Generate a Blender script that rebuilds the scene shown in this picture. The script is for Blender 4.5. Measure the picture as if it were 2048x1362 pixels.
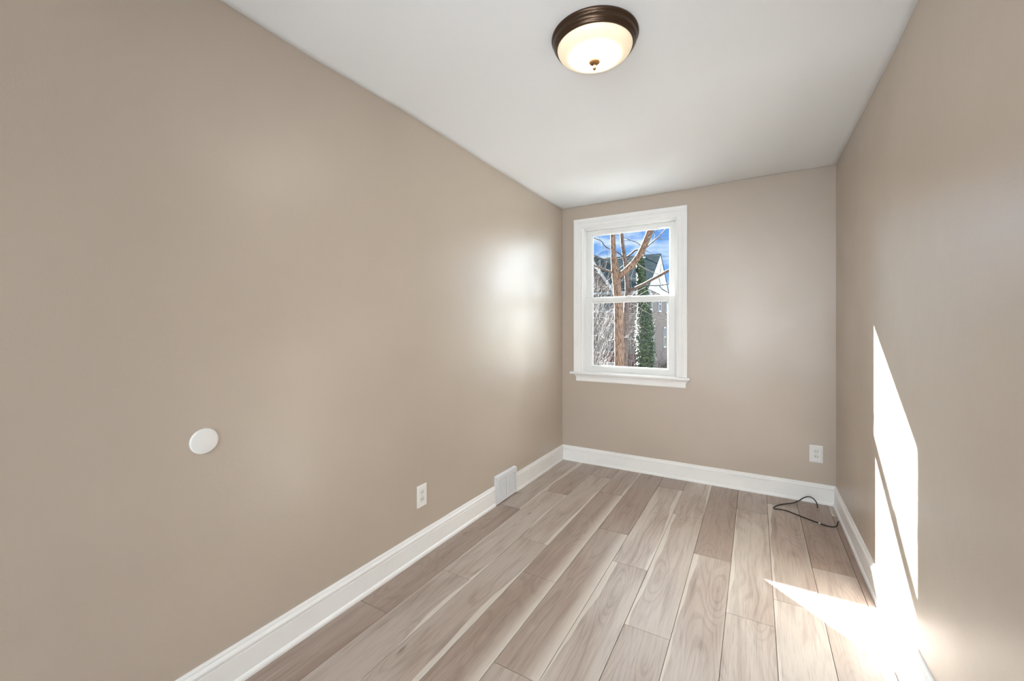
import bpy, bmesh, math, random
from mathutils import Vector, Matrix, noise as mnoise
random.seed(7)
C = bpy.context.scene.collection
S = bpy.context.scene
for o in list(bpy.data.objects):
    bpy.data.objects.remove(o, do_unlink=True)

# ------------------------------------------------------------------ camera
F_PX, HOR, YAW, EYE = 835.05, 653.0, 0.52815, 1.290
cam_d = bpy.data.cameras.new('camera')
cam = bpy.data.objects.new('camera', cam_d)
C.objects.link(cam)
cam_d.sensor_fit = 'HORIZONTAL'
cam_d.sensor_width = 36.0
cam_d.lens = 36.0 * F_PX / 2048.0
cam_d.shift_y = (HOR - 681.0) / 2048.0
cam_d.clip_start = 0.02
cam_d.clip_end = 400
cam.location = (0, 0, EYE)
cam.rotation_euler = (math.pi / 2, 0, YAW)
S.camera = cam

# ------------------------------------------------------------------ view
S.view_settings.view_transform = 'Standard'
S.view_settings.look = 'None'
S.view_settings.gamma = 1
S.view_settings.use_curve_mapping = False
S.view_settings.exposure = 0.90

# ------------------------------------------------------------------ sky
W = bpy.data.worlds.new('sky')
S.world = W
W.use_nodes = True
nt = W.node_tree
nt.nodes.clear()
wo = nt.nodes.new('ShaderNodeOutputWorld')
bg = nt.nodes.new('ShaderNodeBackground')
tc = nt.nodes.new('ShaderNodeTexCoord')
sep = nt.nodes.new('ShaderNodeSeparateXYZ')
ramp = nt.nodes.new('ShaderNodeValToRGB')
ramp.color_ramp.elements[0].position = 0.0
ramp.color_ramp.elements[0].color = (0.34, 0.60, 0.95, 1)
ramp.color_ramp.elements[1].position = 0.32
ramp.color_ramp.elements[1].color = (0.045, 0.24, 0.80, 1)
mp = nt.nodes.new('ShaderNodeMapping')
mp.inputs['Scale'].default_value = (5.5, 5.5, 20.0)
mp.inputs['Location'].default_value = (0.35, 0.1, 0.52)
nz = nt.nodes.new('ShaderNodeTexNoise')
nz.inputs['Scale'].default_value = 1.7
nz.inputs['Detail'].default_value = 6
nz.inputs['Roughness'].default_value = 0.55
cr = nt.nodes.new('ShaderNodeValToRGB')
cr.color_ramp.elements[0].position = 0.44
cr.color_ramp.elements[1].position = 0.68
mix = nt.nodes.new('ShaderNodeMix')
mix.data_type = 'RGBA'
nt.links.new(tc.outputs['Generated'], sep.inputs[0])
nt.links.new(sep.outputs['Z'], ramp.inputs[0])
nt.links.new(tc.outputs['Generated'], mp.inputs[0])
nt.links.new(mp.outputs[0], nz.inputs['Vector'])
nt.links.new(nz.outputs[0], cr.inputs[0])
nt.links.new(cr.outputs[0], mix.inputs[0])
nt.links.new(ramp.outputs[0], mix.inputs[6])
mix.inputs[7].default_value = (0.80, 0.92, 1.0, 1)
# added out-of-view sky boost high and right, clearer blue low in the north-west
def wmath(op, a, b=None):
    n = nt.nodes.new('ShaderNodeMath'); n.operation = op
    for i, x in enumerate((a, b)):
        if x is None: continue
        if isinstance(x, (int, float)): n.inputs[i].default_value = x
        else: nt.links.new(x, n.inputs[i])
    return n.outputs[0]
def wmap(x, lo, hi):
    n = nt.nodes.new('ShaderNodeMapRange'); n.interpolation_type = 'SMOOTHSTEP'
    nt.links.new(x, n.inputs[0]); n.inputs[1].default_value = lo; n.inputs[2].default_value = hi
    return n.outputs[0]
SKY_HIGH, SKY_EAST = 2.0, 4.6  # extra sky strength, there to brighten the room
high_boost = wmap(sep.outputs['Z'], 0.30, 0.55)
east = wmap(sep.outputs['X'], 0.05, 0.40)
dp = nt.nodes.new('ShaderNodeVectorMath'); dp.operation = 'DOT_PRODUCT'
nt.links.new(tc.outputs['Generated'], dp.inputs[0])
_sv = Vector((-1.0, 1.02, 0.712)).normalized()
dp.inputs[1].default_value = _sv
glow = wmap(dp.outputs['Value'], 0.89, 0.99)
boost_any = wmath('MAXIMUM', wmath('MAXIMUM', high_boost, east), glow)
mix2 = nt.nodes.new('ShaderNodeMix'); mix2.data_type = 'RGBA'
nt.links.new(boost_any, mix2.inputs[0])
nt.links.new(mix.outputs[2], mix2.inputs[6])
mix2.inputs[7].default_value = (0.78, 0.90, 1.0, 1)
nt.links.new(mix2.outputs[2], bg.inputs[0])
stg = wmath('ADD', wmath('ADD', 0.60, wmath('MULTIPLY', glow, 18.0)), wmath('ADD', wmath('MULTIPLY', high_boost, SKY_HIGH - 1), wmath('MULTIPLY', east, SKY_EAST - 1)))
nt.links.new(stg, bg.inputs[1])
nt.links.new(bg.outputs[0], wo.inputs[0])

# ------------------------------------------------------------------ sun
SUN_DIR = Vector((1.0, -1.02, -0.712)).normalized()      # the way the light travels
sd = bpy.data.lights.new('sun', 'SUN')
sd.energy = 165.0
sd.angle = math.radians(0.55)
sd.color = (1.0, 0.98, 0.95)
sun = bpy.data.objects.new('sun', sd)
C.objects.link(sun)
sun.location = (-8, 12, 9)
sun.rotation_euler = SUN_DIR.to_track_quat('-Z', 'Y').to_euler()

# ------------------------------------------------------------------ added unseen fill light, shone in through the rear opening
ad = bpy.data.lights.new('rear_fill_light', 'AREA')
ad.shape = 'RECTANGLE'
ad.size = 1.3
ad.size_y = 2.0
ad.energy = 50
ad.color = (0.80, 0.91, 1.0)
al = bpy.data.objects.new('rear_fill_light', ad)
C.objects.link(al)
al.location = (-0.45, -3.10, 1.15)
al.rotation_euler = (math.radians(90), 0, 0)
al.rotation_euler = Vector((-0.10, 1, -0.10)).to_track_quat('-Z', 'Y').to_euler()

# unseen fill light added high behind the viewpoint, aimed down at the floor
ed = bpy.data.lights.new('floor_fill_light', 'AREA')
ed.shape = 'RECTANGLE'
ed.size = 1.3
ed.size_y = 0.5
ed.energy = 8
ed.color = (0.86, 0.94, 1.0)
ed.spread = math.radians(115)
el = bpy.data.objects.new('floor_fill_light', ed)
C.objects.link(el)
el.location = (0.0, -0.70, 2.30)
el.rotation_euler = Vector((0.0, 1, -0.95)).to_track_quat('-Z', 'Y').to_euler()

# unseen fill light added beside the camera, thrown up at the ceiling
fd = bpy.data.lights.new('ceiling_fill_light', 'AREA')
fd.shape = 'DISK'
fd.size = 0.25
fd.energy = 2.2
fd.color = (0.88, 0.95, 1.0)
fd.spread = math.radians(80)
fl_ = bpy.data.objects.new('ceiling_fill_light', fd)
C.objects.link(fl_)
fl_.location = (0.05, -0.25, 1.25)
fl_.rotation_euler = Vector((-0.42, 1, 0.42)).to_track_quat('-Z', 'Y').to_euler()

# ================================================================== helpers
def srgb(r, g, b):
    f = lambda c: (c / 255 / 12.92) if c / 255 <= 0.04045 else ((c / 255 + 0.055) / 1.055) ** 2.4
    return (f(r), f(g), f(b), 1)

def ray(u, v):
    a = (u - 1024) / F_PX
    b = (HOR - v) / F_PX
    th = -YAW
    return Vector((a * math.cos(th) + math.sin(th), -a * math.sin(th) + math.cos(th), b))

def at(u, v, c):
    """the point seen at photo pixel (u, v), c metres in front of the lens"""
    return Vector((0, 0, EYE)) + ray(u, v) * c

class MB:
    def __init__(self):
        self.bm = bmesh.new()
        self.uv = None
    def face(self, pts, smooth=False):
        vs = [self.bm.verts.new(p) for p in pts]
        f = self.bm.faces.new(vs)
        f.smooth = smooth
        return f
    def box(self, x0, x1, y0, y1, z0, z1, bevel=0.0, seg=1):
        v = [self.bm.verts.new((x, y, z)) for x in (x0, x1) for y in (y0, y1) for z in (z0, z1)]
        idx = [(0, 1, 3, 2), (4, 6, 7, 5), (0, 4, 5, 1), (2, 3, 7, 6), (0, 2, 6, 4), (1, 5, 7, 3)]
        fs = [self.bm.faces.new([v[i] for i in q]) for q in idx]
        if bevel > 0:
            es = set(e for f in fs for e in f.edges)
            bmesh.ops.bevel(self.bm, geom=list(es), offset=bevel, segments=seg, affect='EDGES', profile=0.5)
        return self
    def tube(self, pts, rads, n=8, cap=True, wob=0.0):
        pts = [Vector(p) for p in pts]
        if not hasattr(rads, '__len__'):
            rads = [rads] * len(pts)
        rings = []
        ref = None
        for i, p in enumerate(pts):
            t = (pts[min(i + 1, len(pts) - 1)] - pts[max(i - 1, 0)])
            if t.length < 1e-9:
                t = Vector((0, 0, 1))
            t.normalize()
            if ref is None:
                ref = Vector((0, 0, 1)) if abs(t.z) < 0.9 else Vector((1, 0, 0))
            a = (ref - t * ref.dot(t))
            if a.length < 1e-6:
                a = t.orthogonal()
            a.normalize()
            ref = a
            b = t.cross(a)
            ring = []
            for k in range(n):
                an = 2 * math.pi * k / n
                r = rads[i] * (1 + wob * mnoise.noise(Vector((math.cos(an) * 2, math.sin(an) * 2, i * 0.7 + p.x * 3))))
                ring.append(self.bm.verts.new(p + a * math.cos(an) * r + b * math.sin(an) * r))
            rings.append(ring)
        for i in range(len(rings) - 1):
            for k in range(n):
                f = self.bm.faces.new([rings[i][k], rings[i][(k + 1) % n], rings[i + 1][(k + 1) % n], rings[i + 1][k]])
                f.smooth = True
        if cap:
            self.bm.faces.new(rings[0][::-1])
            self.bm.faces.new(rings[-1])
        return self
    def lathe(self, prof, n=64, cx=0, cy=0, cz=0):
        """prof: (radius, z) pairs; the axis is vertical"""
        rings = []
        for r, z in prof:
            if r < 1e-6:
                rings.append([self.bm.verts.new((cx, cy, cz + z))])
            else:
                rings.append([self.bm.verts.new((cx + r * math.cos(2 * math.pi * k / n), cy + r * math.sin(2 * math.pi * k / n), cz + z)) for k in range(n)])
        for i in range(len(rings) - 1):
            A, B = rings[i], rings[i + 1]
            for k in range(n):
                k2 = (k + 1) % n
                if len(A) == 1 and len(B) == 1:
                    continue
                if len(A) == 1:
                    f = self.bm.faces.new([A[0], B[k2], B[k]])
                elif len(B) == 1:
                    f = self.bm.faces.new([A[k], A[k2], B[0]])
                else:
                    f = self.bm.faces.new([A[k], A[k2], B[k2], B[k]])
                f.smooth = True
        return self
    def sweep(self, prof, path, closed=False):
        """prof: (offset, height) pairs swept along path of (origin, out_dir, up_dir) frames"""
        rings = [[self.bm.verts.new(o + a * p[0] + b * p[1]) for p in prof] for o, a, b in path]
        m = len(path)
        for i in range(m if closed else m - 1):
            A, B = rings[i], rings[(i + 1) % m]
            for k in range(len(prof) - 1):
                self.bm.faces.new([A[k], A[k + 1], B[k + 1], B[k]])
        if not closed:
            self.bm.faces.new(rings[0])
            self.bm.faces.new(rings[-1][::-1])
        return self
    def build(self, name, mat, parent=None, fix=True):
        if fix:
            bmesh.ops.recalc_face_normals(self.bm, faces=self.bm.faces[:])
        me = bpy.data.meshes.new(name)
        self.bm.to_mesh(me)
        self.bm.free()
        o = bpy.data.objects.new(name, me)
        C.objects.link(o)
        if mat is not None:
            for m in (mat if isinstance(mat, (list, tuple)) else [mat]):
                me.materials.append(m)
        if parent is not None:
            o.parent = parent
        return o

def tag(o, label=None, cat=None, group=None, kind=None):
    if label: o['label'] = label
    if cat: o['category'] = cat
    if group: o['group'] = group
    if kind: o['kind'] = kind
    return o

def thing(name, loc, label, cat, group=None, rz=0.0, kind=None):
    o = bpy.data.objects.new(name, None)
    C.objects.link(o)
    o.location = loc
    o.rotation_euler = (0, 0, rz)
    o.empty_display_size = 0.1
    return tag(o, label, cat, group, kind)

# ------------------------------------------------------------------ materials
def new_mat(name):
    m = bpy.data.materials.new(name)
    m.use_nodes = True
    return m, m.node_tree, m.node_tree.nodes['Principled BSDF']

def N(t, kind, **kw):
    n = t.nodes.new(kind)
    for k, v in kw.items():
        setattr(n, k, v)
    return n

def noise_tex(t, vec, scale, detail=3, rough=0.5, dist=0.0):
    n = N(t, 'ShaderNodeTexNoise')
    n.inputs['Scale'].default_value = scale
    n.inputs['Detail'].default_value = detail
    n.inputs['Roughness'].default_value = rough
    n.inputs['Distortion'].default_value = dist
    if vec is not None:
        t.links.new(vec, n.inputs['Vector'])
    return n

def mapping(t, vec, scale=(1, 1, 1), loc=(0, 0, 0)):
    n = N(t, 'ShaderNodeMapping')
    n.inputs['Scale'].default_value = scale
    n.inputs['Location'].default_value = loc
    t.links.new(vec, n.inputs['Vector'])
    return n.outputs[0]

def mathn(t, op, a, b=None, c=None, clamp=False):
    n = N(t, 'ShaderNodeMath', operation=op, use_clamp=clamp)
    for i, x in enumerate((a, b, c)):
        if x is None: continue
        if isinstance(x, (int, float)): n.inputs[i].default_value = x
        else: t.links.new(x, n.inputs[i])
    return n.outputs[0]

def smooth(t, x, lo, hi, a=0.0, b=1.0):
    n = N(t, 'ShaderNodeMapRange', interpolation_type='SMOOTHSTEP')
    t.links.new(x, n.inputs[0])
    n.inputs[1].default_value = lo
    n.inputs[2].default_value = hi
    n.inputs[3].default_value = a
    n.inputs[4].default_value = b
    return n.outputs[0]

def mixc(t, fac, a, b, mode='MIX'):
    n = N(t, 'ShaderNodeMix', data_type='RGBA', blend_type=mode)
    for i, x in ((0, fac), (6, a), (7, b)):
        if isinstance(x, (int, float)): n.inputs[i].default_value = x
        elif isinstance(x, tuple): n.inputs[i].default_value = x
        else: t.links.new(x, n.inputs[i])
    return n.outputs[2]

def bump(t, h, strength, dist=0.01, normal=None):
    n = N(t, 'ShaderNodeBump')
    n.inputs['Strength'].default_value = strength
    n.inputs['Distance'].default_value = dist
    t.links.new(h, n.inputs['Height'])
    if normal is not None: t.links.new(normal, n.inputs['Normal'])
    return n.outputs[0]

def plain(name, col, rough=0.5, spec=0.5, metal=0.0, bump_scale=0, bump_s=0.1, var=0.0):
    m, t, b = new_mat(name)
    b.inputs['Base Color'].default_value = col
    b.inputs['Roughness'].default_value = rough
    b.inputs['Specular IOR Level'].default_value = spec
    b.inputs['Metallic'].default_value = metal
    if spec < 0.1:
        b.inputs['IOR'].default_value = 1.0
    co = N(t, 'ShaderNodeTexCoord').outputs['Object']
    if bump_scale:
        nn = noise_tex(t, co, bump_scale, 3)
        t.links.new(bump(t, nn.outputs[0], bump_s, 0.002), b.inputs['Normal'])
    if var > 0:
        nn = noise_tex(t, co, 6, 4)
        dk = tuple(c * (1 - var) for c in col[:3]) + (1,)
        t.links.new(mixc(t, smooth(t, nn.outputs[0], 0.3, 0.7), dk, col), b.inputs['Base Color'])
    return m

def wall_paint(name, col, rough=0.36):
    m, t, b = new_mat(name)
    co = N(t, 'ShaderNodeTexCoord').outputs['Object']
    big = noise_tex(t, co, 0.9, 3)
    c1 = tuple(c * 0.96 for c in col[:3]) + (1,)
    c2 = tuple(min(1, c * 1.04) for c in col[:3]) + (1,)
    t.links.new(mixc(t, smooth(t, big.outputs[0], 0.3, 0.7), c1, c2), b.inputs['Base Color'])
    b.inputs['Specular IOR Level'].default_value = 0.85
    rg = noise_tex(t, co, 2.5, 4)
    t.links.new(smooth(t, rg.outputs[0], 0.3, 0.7, rough - 0.03, rough + 0.04), b.inputs['Roughness'])
    roller = noise_tex(t, co, 150, 3, 0.6)
    uneven = noise_tex(t, co, 5, 3, 0.5)
    n1 = bump(t, uneven.outputs[0], 0.25, 0.012)
    n2 = bump(t, roller.outputs[0], 0.22, 0.0015, n1)
    t.links.new(n2, b.inputs['Normal'])
    return m

M = {}
M['wall'] = wall_paint('taupe_wall_paint', srgb(189, 176, 162))
M['ceiling'] = plain('ceiling_paint', srgb(238, 241, 244), 0.8, 0.2, bump_scale=60, bump_s=0.08)
M['trim'] = plain('white_trim_paint', srgb(246, 246, 245), 0.35, 0.5, bump_scale=25, bump_s=0.15, var=0.03)
M['vinyl'] = plain('white_window_vinyl', srgb(236, 237, 236), 0.3, 0.5)
M['plate'] = plain('white_plastic', srgb(238, 238, 236), 0.3, 0.5)
M['socket'] = plain('receptacle_plastic', srgb(226, 226, 221), 0.35, 0.5)
M['slot'] = plain('slot_black', srgb(84, 78, 74), 0.7, 0.2)
M['screw'] = plain('screw_metal', srgb(190, 188, 180), 0.3, 0.5, 1.0)
M['vent'] = plain('white_enamelled_metal', srgb(232, 232, 235), 0.4, 0.5)
M['void'] = plain('duct_shadow', srgb(70, 68, 66), 0.9, 0.1)
M['bronze'] = plain('oil_rubbed_bronze', srgb(78, 60, 46), 0.30, 0.5, 0.7)
M['finial'] = plain('antique_brass', srgb(120, 86, 54), 0.45, 0.5, 0.5)
M['cord'] = plain('black_coax_jacket', srgb(34, 26, 22), 0.4, 0.5)
M['connector'] = plain('coax_connector_metal', srgb(196, 190, 178), 0.3, 0.5, 0.9)
M['hallfloor'] = plain('hall_floor', srgb(176, 160, 146), 0.45, 0.4)
M['gap'] = plain('plank_joint', srgb(70, 60, 54), 0.9, 0.1)

def glass_mat():
    m = bpy.data.materials.new('clear_pane_glass')
    m.use_nodes = True
    t = m.node_tree
    t.nodes.clear()
    out = N(t, 'ShaderNodeOutputMaterial')
    tr = N(t, 'ShaderNodeBsdfTransparent')
    tr.inputs[0].default_value = (0.97, 0.985, 0.98, 1)
    gl = N(t, 'ShaderNodeBsdfGlossy')
    gl.inputs['Roughness'].default_value = 0.02
    fr = N(t, 'ShaderNodeFresnel')
    fr.inputs[0].default_value = 1.3
    mx = N(t, 'ShaderNodeMixShader')
    t.links.new(fr.outputs[0], mx.inputs[0])
    t.links.new(tr.outputs[0], mx.inputs[1])
    t.links.new(gl.outputs[0], mx.inputs[2])
    t.links.new(mx.outputs[0], out.inputs[0])
    return m
M['glass'] = glass_mat()

def bowl_mat():
    m, t, b = new_mat('frosted_lamp_glass')
    co = N(t, 'ShaderNodeTexCoord').outputs['Object']
    sp = N(t, 'ShaderNodeSeparateXYZ')
    t.links.new(co, sp.inputs[0])
    x2 = mathn(t, 'MULTIPLY', sp.outputs[0], sp.outputs[0])
    y2 = mathn(t, 'MULTIPLY', sp.outputs[1], sp.outputs[1])
    r = mathn(t, 'SQRT', mathn(t, 'ADD', x2, y2))
    core = smooth(t, r, 0.0, 0.128, 1.0, 0.0)          # the bulbs sit in the middle of the bowl
    b.inputs['Base Color'].default_value = srgb(240, 228, 205)
    b.inputs['Roughness'].default_value = 0.35
    t.links.new(mixc(t, core, srgb(250, 228, 190), srgb(255, 252, 246)), b.inputs['Emission Color'])
    st = mathn(t, 'MULTIPLY_ADD', mathn(t, 'POWER', core, 2.4), 110.0, 0.22)
    t.links.new(st, b.inputs['Emission Strength'])
    return m
M['bowl'] = bowl_mat()

def plank_mat():
    m, t, b = new_mat('grey_oak_planks')
    uv = N(t, 'ShaderNodeUVMap', uv_map='plank_uv').outputs[0]
    at_ = N(t, 'ShaderNodeAttribute', attribute_name='plank')
    sp = N(t, 'ShaderNodeSeparateColor')
    t.links.new(at_.outputs['Color'], sp.inputs[0])
    tone, seed, sap = sp.outputs[0], sp.outputs[1], sp.outputs[2]
    suv = N(t, 'ShaderNodeSeparateXYZ')
    t.links.new(uv, suv.inputs[0])
    U, V = suv.outputs[0], suv.outputs[1]
    so = mathn(t, 'MULTIPLY', seed, 37.0)
    def vec(su, sv):
        c = N(t, 'ShaderNodeCombineXYZ')
        t.links.new(mathn(t, 'MULTIPLY', U, su), c.inputs[0])
        t.links.new(mathn(t, 'MULTIPLY', V, sv), c.inputs[1])
        t.links.new(so, c.inputs[2])
        return c.outputs[0]
    # knots: a few small ovals the growth rings bend round
    vo = N(t, 'ShaderNodeTexVoronoi')
    vo.inputs['Scale'].default_value = 1.0
    t.links.new(vec(8.0, 1.7), vo.inputs['Vector'])
    near = smooth(t, vo.outputs['Distance'], 0.02, 0.55, 1.0, 0.0)
    low = noise_tex(t, vec(5.5, 0.75), 1.0, 1.5, 0.4, 0.25).outputs[0]
    height = mathn(t, 'MULTIPLY_ADD', near, 0.22, low)
    rings = mathn(t, 'SINE', mathn(t, 'MULTIPLY', height, 85.0))
    rings = smooth(t, rings, 0.1, 1.0)
    fine = noise_tex(t, vec(210.0, 7.0), 1.0, 3, 0.6, 0.2).outputs[0]
    mid = noise_tex(t, vec(30.0, 1.6), 1.0, 3, 0.5, 0.5).outputs[0]
    cloud = noise_tex(t, vec(8.0, 1.5), 1.0, 2, 0.5, 0.6).outputs[0]
    light = srgb(217, 208, 199)
    dark = srgb(156, 136, 124)
    base = mixc(t, tone, dark, light)
    base = mixc(t, smooth(t, cloud, 0.38, 0.72, 0.0, 0.42), base, srgb(158, 134, 120))
    base = mixc(t, smooth(t, mid, 0.48, 0.72, 0.0, 0.30), base, srgb(132, 112, 100))
    ringmask = mathn(t, 'MULTIPLY', rings, smooth(t, cloud, 0.35, 0.6, 0.05, 0.22))
    base = mixc(t, ringmask, base, srgb(118, 98, 87))
    base = mixc(t, smooth(t, fine, 0.50, 0.72, 0.0, 0.30), base, srgb(118, 100, 90))
    base = mixc(t, smooth(t, fine, 0.25, 0.45, 0.16, 0.0), base, srgb(226, 218, 208))
    kn = smooth(t, vo.outputs['Distance'], 0.010, 0.075, 0.60, 0.0)
    base = mixc(t, kn, base, srgb(104, 84, 72))
    # pale sapwood down one long edge of some planks, crisp on some, a soft wide band on others
    edge = mathn(t, 'SUBTRACT', mathn(t, 'MULTIPLY_ADD', smooth(t, noise_tex(t, vec(0.0, 1.15), 1.0, 2.5, 0.5).outputs[0], 0.25, 0.75), 0.046, -0.010), U)
    hard = mathn(t, 'MULTIPLY', smooth(t, edge, -0.002, 0.002), mathn(t, 'GREATER_THAN', sap, 0.75))
    softb = mathn(t, 'MULTIPLY', smooth(t, U, 0.0, 0.075, 1.0, 0.0), mathn(t, 'COMPARE', sap, 0.5, 0.1))
    pale = mixc(t, smooth(t, fine, 0.4, 0.8, 0, 0.35), srgb(228, 221, 211), srgb(204, 193, 181))
    base = mixc(t, mathn(t, 'MULTIPLY', mathn(t, 'MAXIMUM', hard, softb), 0.72), base, pale)
    t.links.new(base, b.inputs['Base Color'])
    b.inputs['Specular IOR Level'].default_value = 0.5
    t.links.new(smooth(t, mid, 0.3, 0.7, 0.36, 0.46), b.inputs['Roughness'])
    t.links.new(bump(t, fine, 0.12, 0.0008), b.inputs['Normal'])
    return m
M['plank'] = plank_mat()

def brick_mat():
    m, t, b = new_mat('red_brown_brick')
    co = N(t, 'ShaderNodeTexCoord').outputs['Object']
    sp = N(t, 'ShaderNodeSeparateXYZ')
    t.links.new(co, sp.inputs[0])
    cb = N(t, 'ShaderNodeCombineXYZ')
    t.links.new(mathn(t, 'ADD', sp.outputs[0], sp.outputs[1]), cb.inputs[0])
    t.links.new(sp.outputs[2], cb.inputs[1])
    br = N(t, 'ShaderNodeTexBrick')
    br.inputs['Scale'].default_value = 1.0
    br.inputs['Brick Width'].default_value = 0.22
    br.inputs['Row Height'].default_value = 0.085
    br.inputs['Mortar Size'].default_value = 0.010
    br.inputs['Color1'].default_value = srgb(68, 47, 42)
    br.inputs['Color2'].default_value = srgb(48, 34, 34)
    br.inputs['Mortar'].default_value = srgb(84, 78, 74)
    t.links.new(cb.outputs[0], br.inputs['Vector'])
    nn = noise_tex(t, cb.outputs[0], 1.5, 4)
    t.links.new(mixc(t, smooth(t, nn.outputs[0], 0.3, 0.7, 0, 0.3), br.outputs[0], srgb(50, 37, 35)), b.inputs['Base Color'])
    b.inputs['Roughness'].default_value = 0.9
    return m
M['brick'] = brick_mat()

def shingle_mat():
    m, t, b = new_mat('grey_shingles')
    co = N(t, 'ShaderNodeTexCoord').outputs['Object']
    br = N(t, 'ShaderNodeTexBrick')
    br.inputs['Scale'].default_value = 1.0
    br.inputs['Brick Width'].default_value = 0.35
    br.inputs['Row Height'].default_value = 0.18
    br.inputs['Mortar Size'].default_value = 0.012
    br.inputs['Color1'].default_value = srgb(36, 42, 45)
    br.inputs['Color2'].default_value = srgb(28, 34, 37)
    br.inputs['Mortar'].default_value = srgb(18, 23, 26)
    b.inputs['Specular IOR Level'].default_value = 0.0
    b.inputs['IOR'].default_value = 1.0
    sq = N(t, 'ShaderNodeSeparateXYZ')
    t.links.new(co, sq.inputs[0])
    cq = N(t, 'ShaderNodeCombineXYZ')
    t.links.new(sq.outputs[1], cq.inputs[0])
    t.links.new(sq.outputs[0], cq.inputs[1])
    t.links.new(cq.outputs[0], br.inputs['Vector'])
    t.links.new(br.outputs[0], b.inputs['Base Color'])
    b.inputs['Roughness'].default_value = 0.85
    return m
M['shingle'] = shingle_mat()

def bark_mat(name, c1, c2):
    m, t, b = new_mat(name)
    co = N(t, 'ShaderNodeTexCoord').outputs['Object']
    n1 = noise_tex(t, mapping(t, co, (55, 55, 10)), 1.0, 5, 0.7, 0.6)
    t.links.new(mixc(t, smooth(t, n1.outputs[0], 0.40, 0.60), c1, c2), b.inputs['Base Color'])
    b.inputs['Roughness'].default_value = 0.85
    b.inputs['Specular IOR Level'].default_value = 0.1
    t.links.new(bump(t, n1.outputs[0], 0.8, 0.02), b.inputs['Normal'])
    return m
M['bark'] = bark_mat('warm_brown_bark', srgb(38, 28, 23), srgb(92, 74, 62))
M['bark_grey'] = bark_mat('grey_brown_bark', srgb(38, 32, 30), srgb(78, 66, 60))
M['twig'] = bark_mat('pale_twig_bark', srgb(56, 52, 52), srgb(92, 87, 85))
M['twig_dark'] = bark_mat('dark_twig_bark', srgb(30, 27, 29), srgb(52, 47, 46))
M['siding'] = plain('white_siding', srgb(127, 127, 128), 0.6, 0.3)
M['housetrim'] = plain('white_house_trim', srgb(117, 120, 125), 0.5, 0.4)
M['houseglass'] = plain('dark_house_glass', srgb(31, 38, 43), 0.15, 0.5)
M['fence'] = plain('red_brown_fence_wood', srgb(68, 34, 29), 0.8, 0.2, var=0.35)
M['pipe'] = plain('vent_pipe_dark', srgb(21, 22, 27), 0.5, 0.4)
M['wire'] = plain('wire_grey', srgb(42, 47, 54), 0.6, 0.3)
M['ext'] = plain('exterior_render', srgb(75, 59, 52), 0.9, 0.2)

def ground_mat():
    m, t, b = new_mat('dormant_lawn')
    co = N(t, 'ShaderNodeTexCoord').outputs['Object']
    n1 = noise_tex(t, co, 1.2, 5, 0.6)
    n2 = noise_tex(t, co, 14, 5, 0.6)
    c = mixc(t, smooth(t, n1.outputs[0], 0.35, 0.65), srgb(59, 54, 39), srgb(43, 47, 27))
    t.links.new(mixc(t, smooth(t, n2.outputs[0], 0.4, 0.7, 0, 0.5), c, srgb(75, 65, 50)), b.inputs['Base Color'])
    b.inputs['Roughness'].default_value = 0.95
    b.inputs['Specular IOR Level'].default_value = 0.0
    b.inputs['IOR'].default_value = 1.0
    return m
M['ground'] = ground_mat()

def leaf_mat():
    m, t, b = new_mat('ivy_leaf')
    at_ = N(t, 'ShaderNodeAttribute', attribute_name='tint')
    sp = N(t, 'ShaderNodeSeparateColor')
    t.links.new(at_.outputs['Color'], sp.inputs[0])
    t.links.new(mixc(t, sp.outputs[0], srgb(9, 25, 18), srgb(52, 66, 32)), b.inputs['Base Color'])
    b.inputs['Roughness'].default_value = 0.6
    b.inputs['Specular IOR Level'].default_value = 0.2
    return m
M['leaf'] = leaf_mat()
M['bounce_slab'] = plain('pale_bounce_slab', srgb(122, 121, 119), 0.9, 0.05, var=0.15)

# ================================================================== the room
XL, XR, YB, YR = -1.627, 0.499, 3.765, -0.95
BASE_H = 0.142

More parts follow.
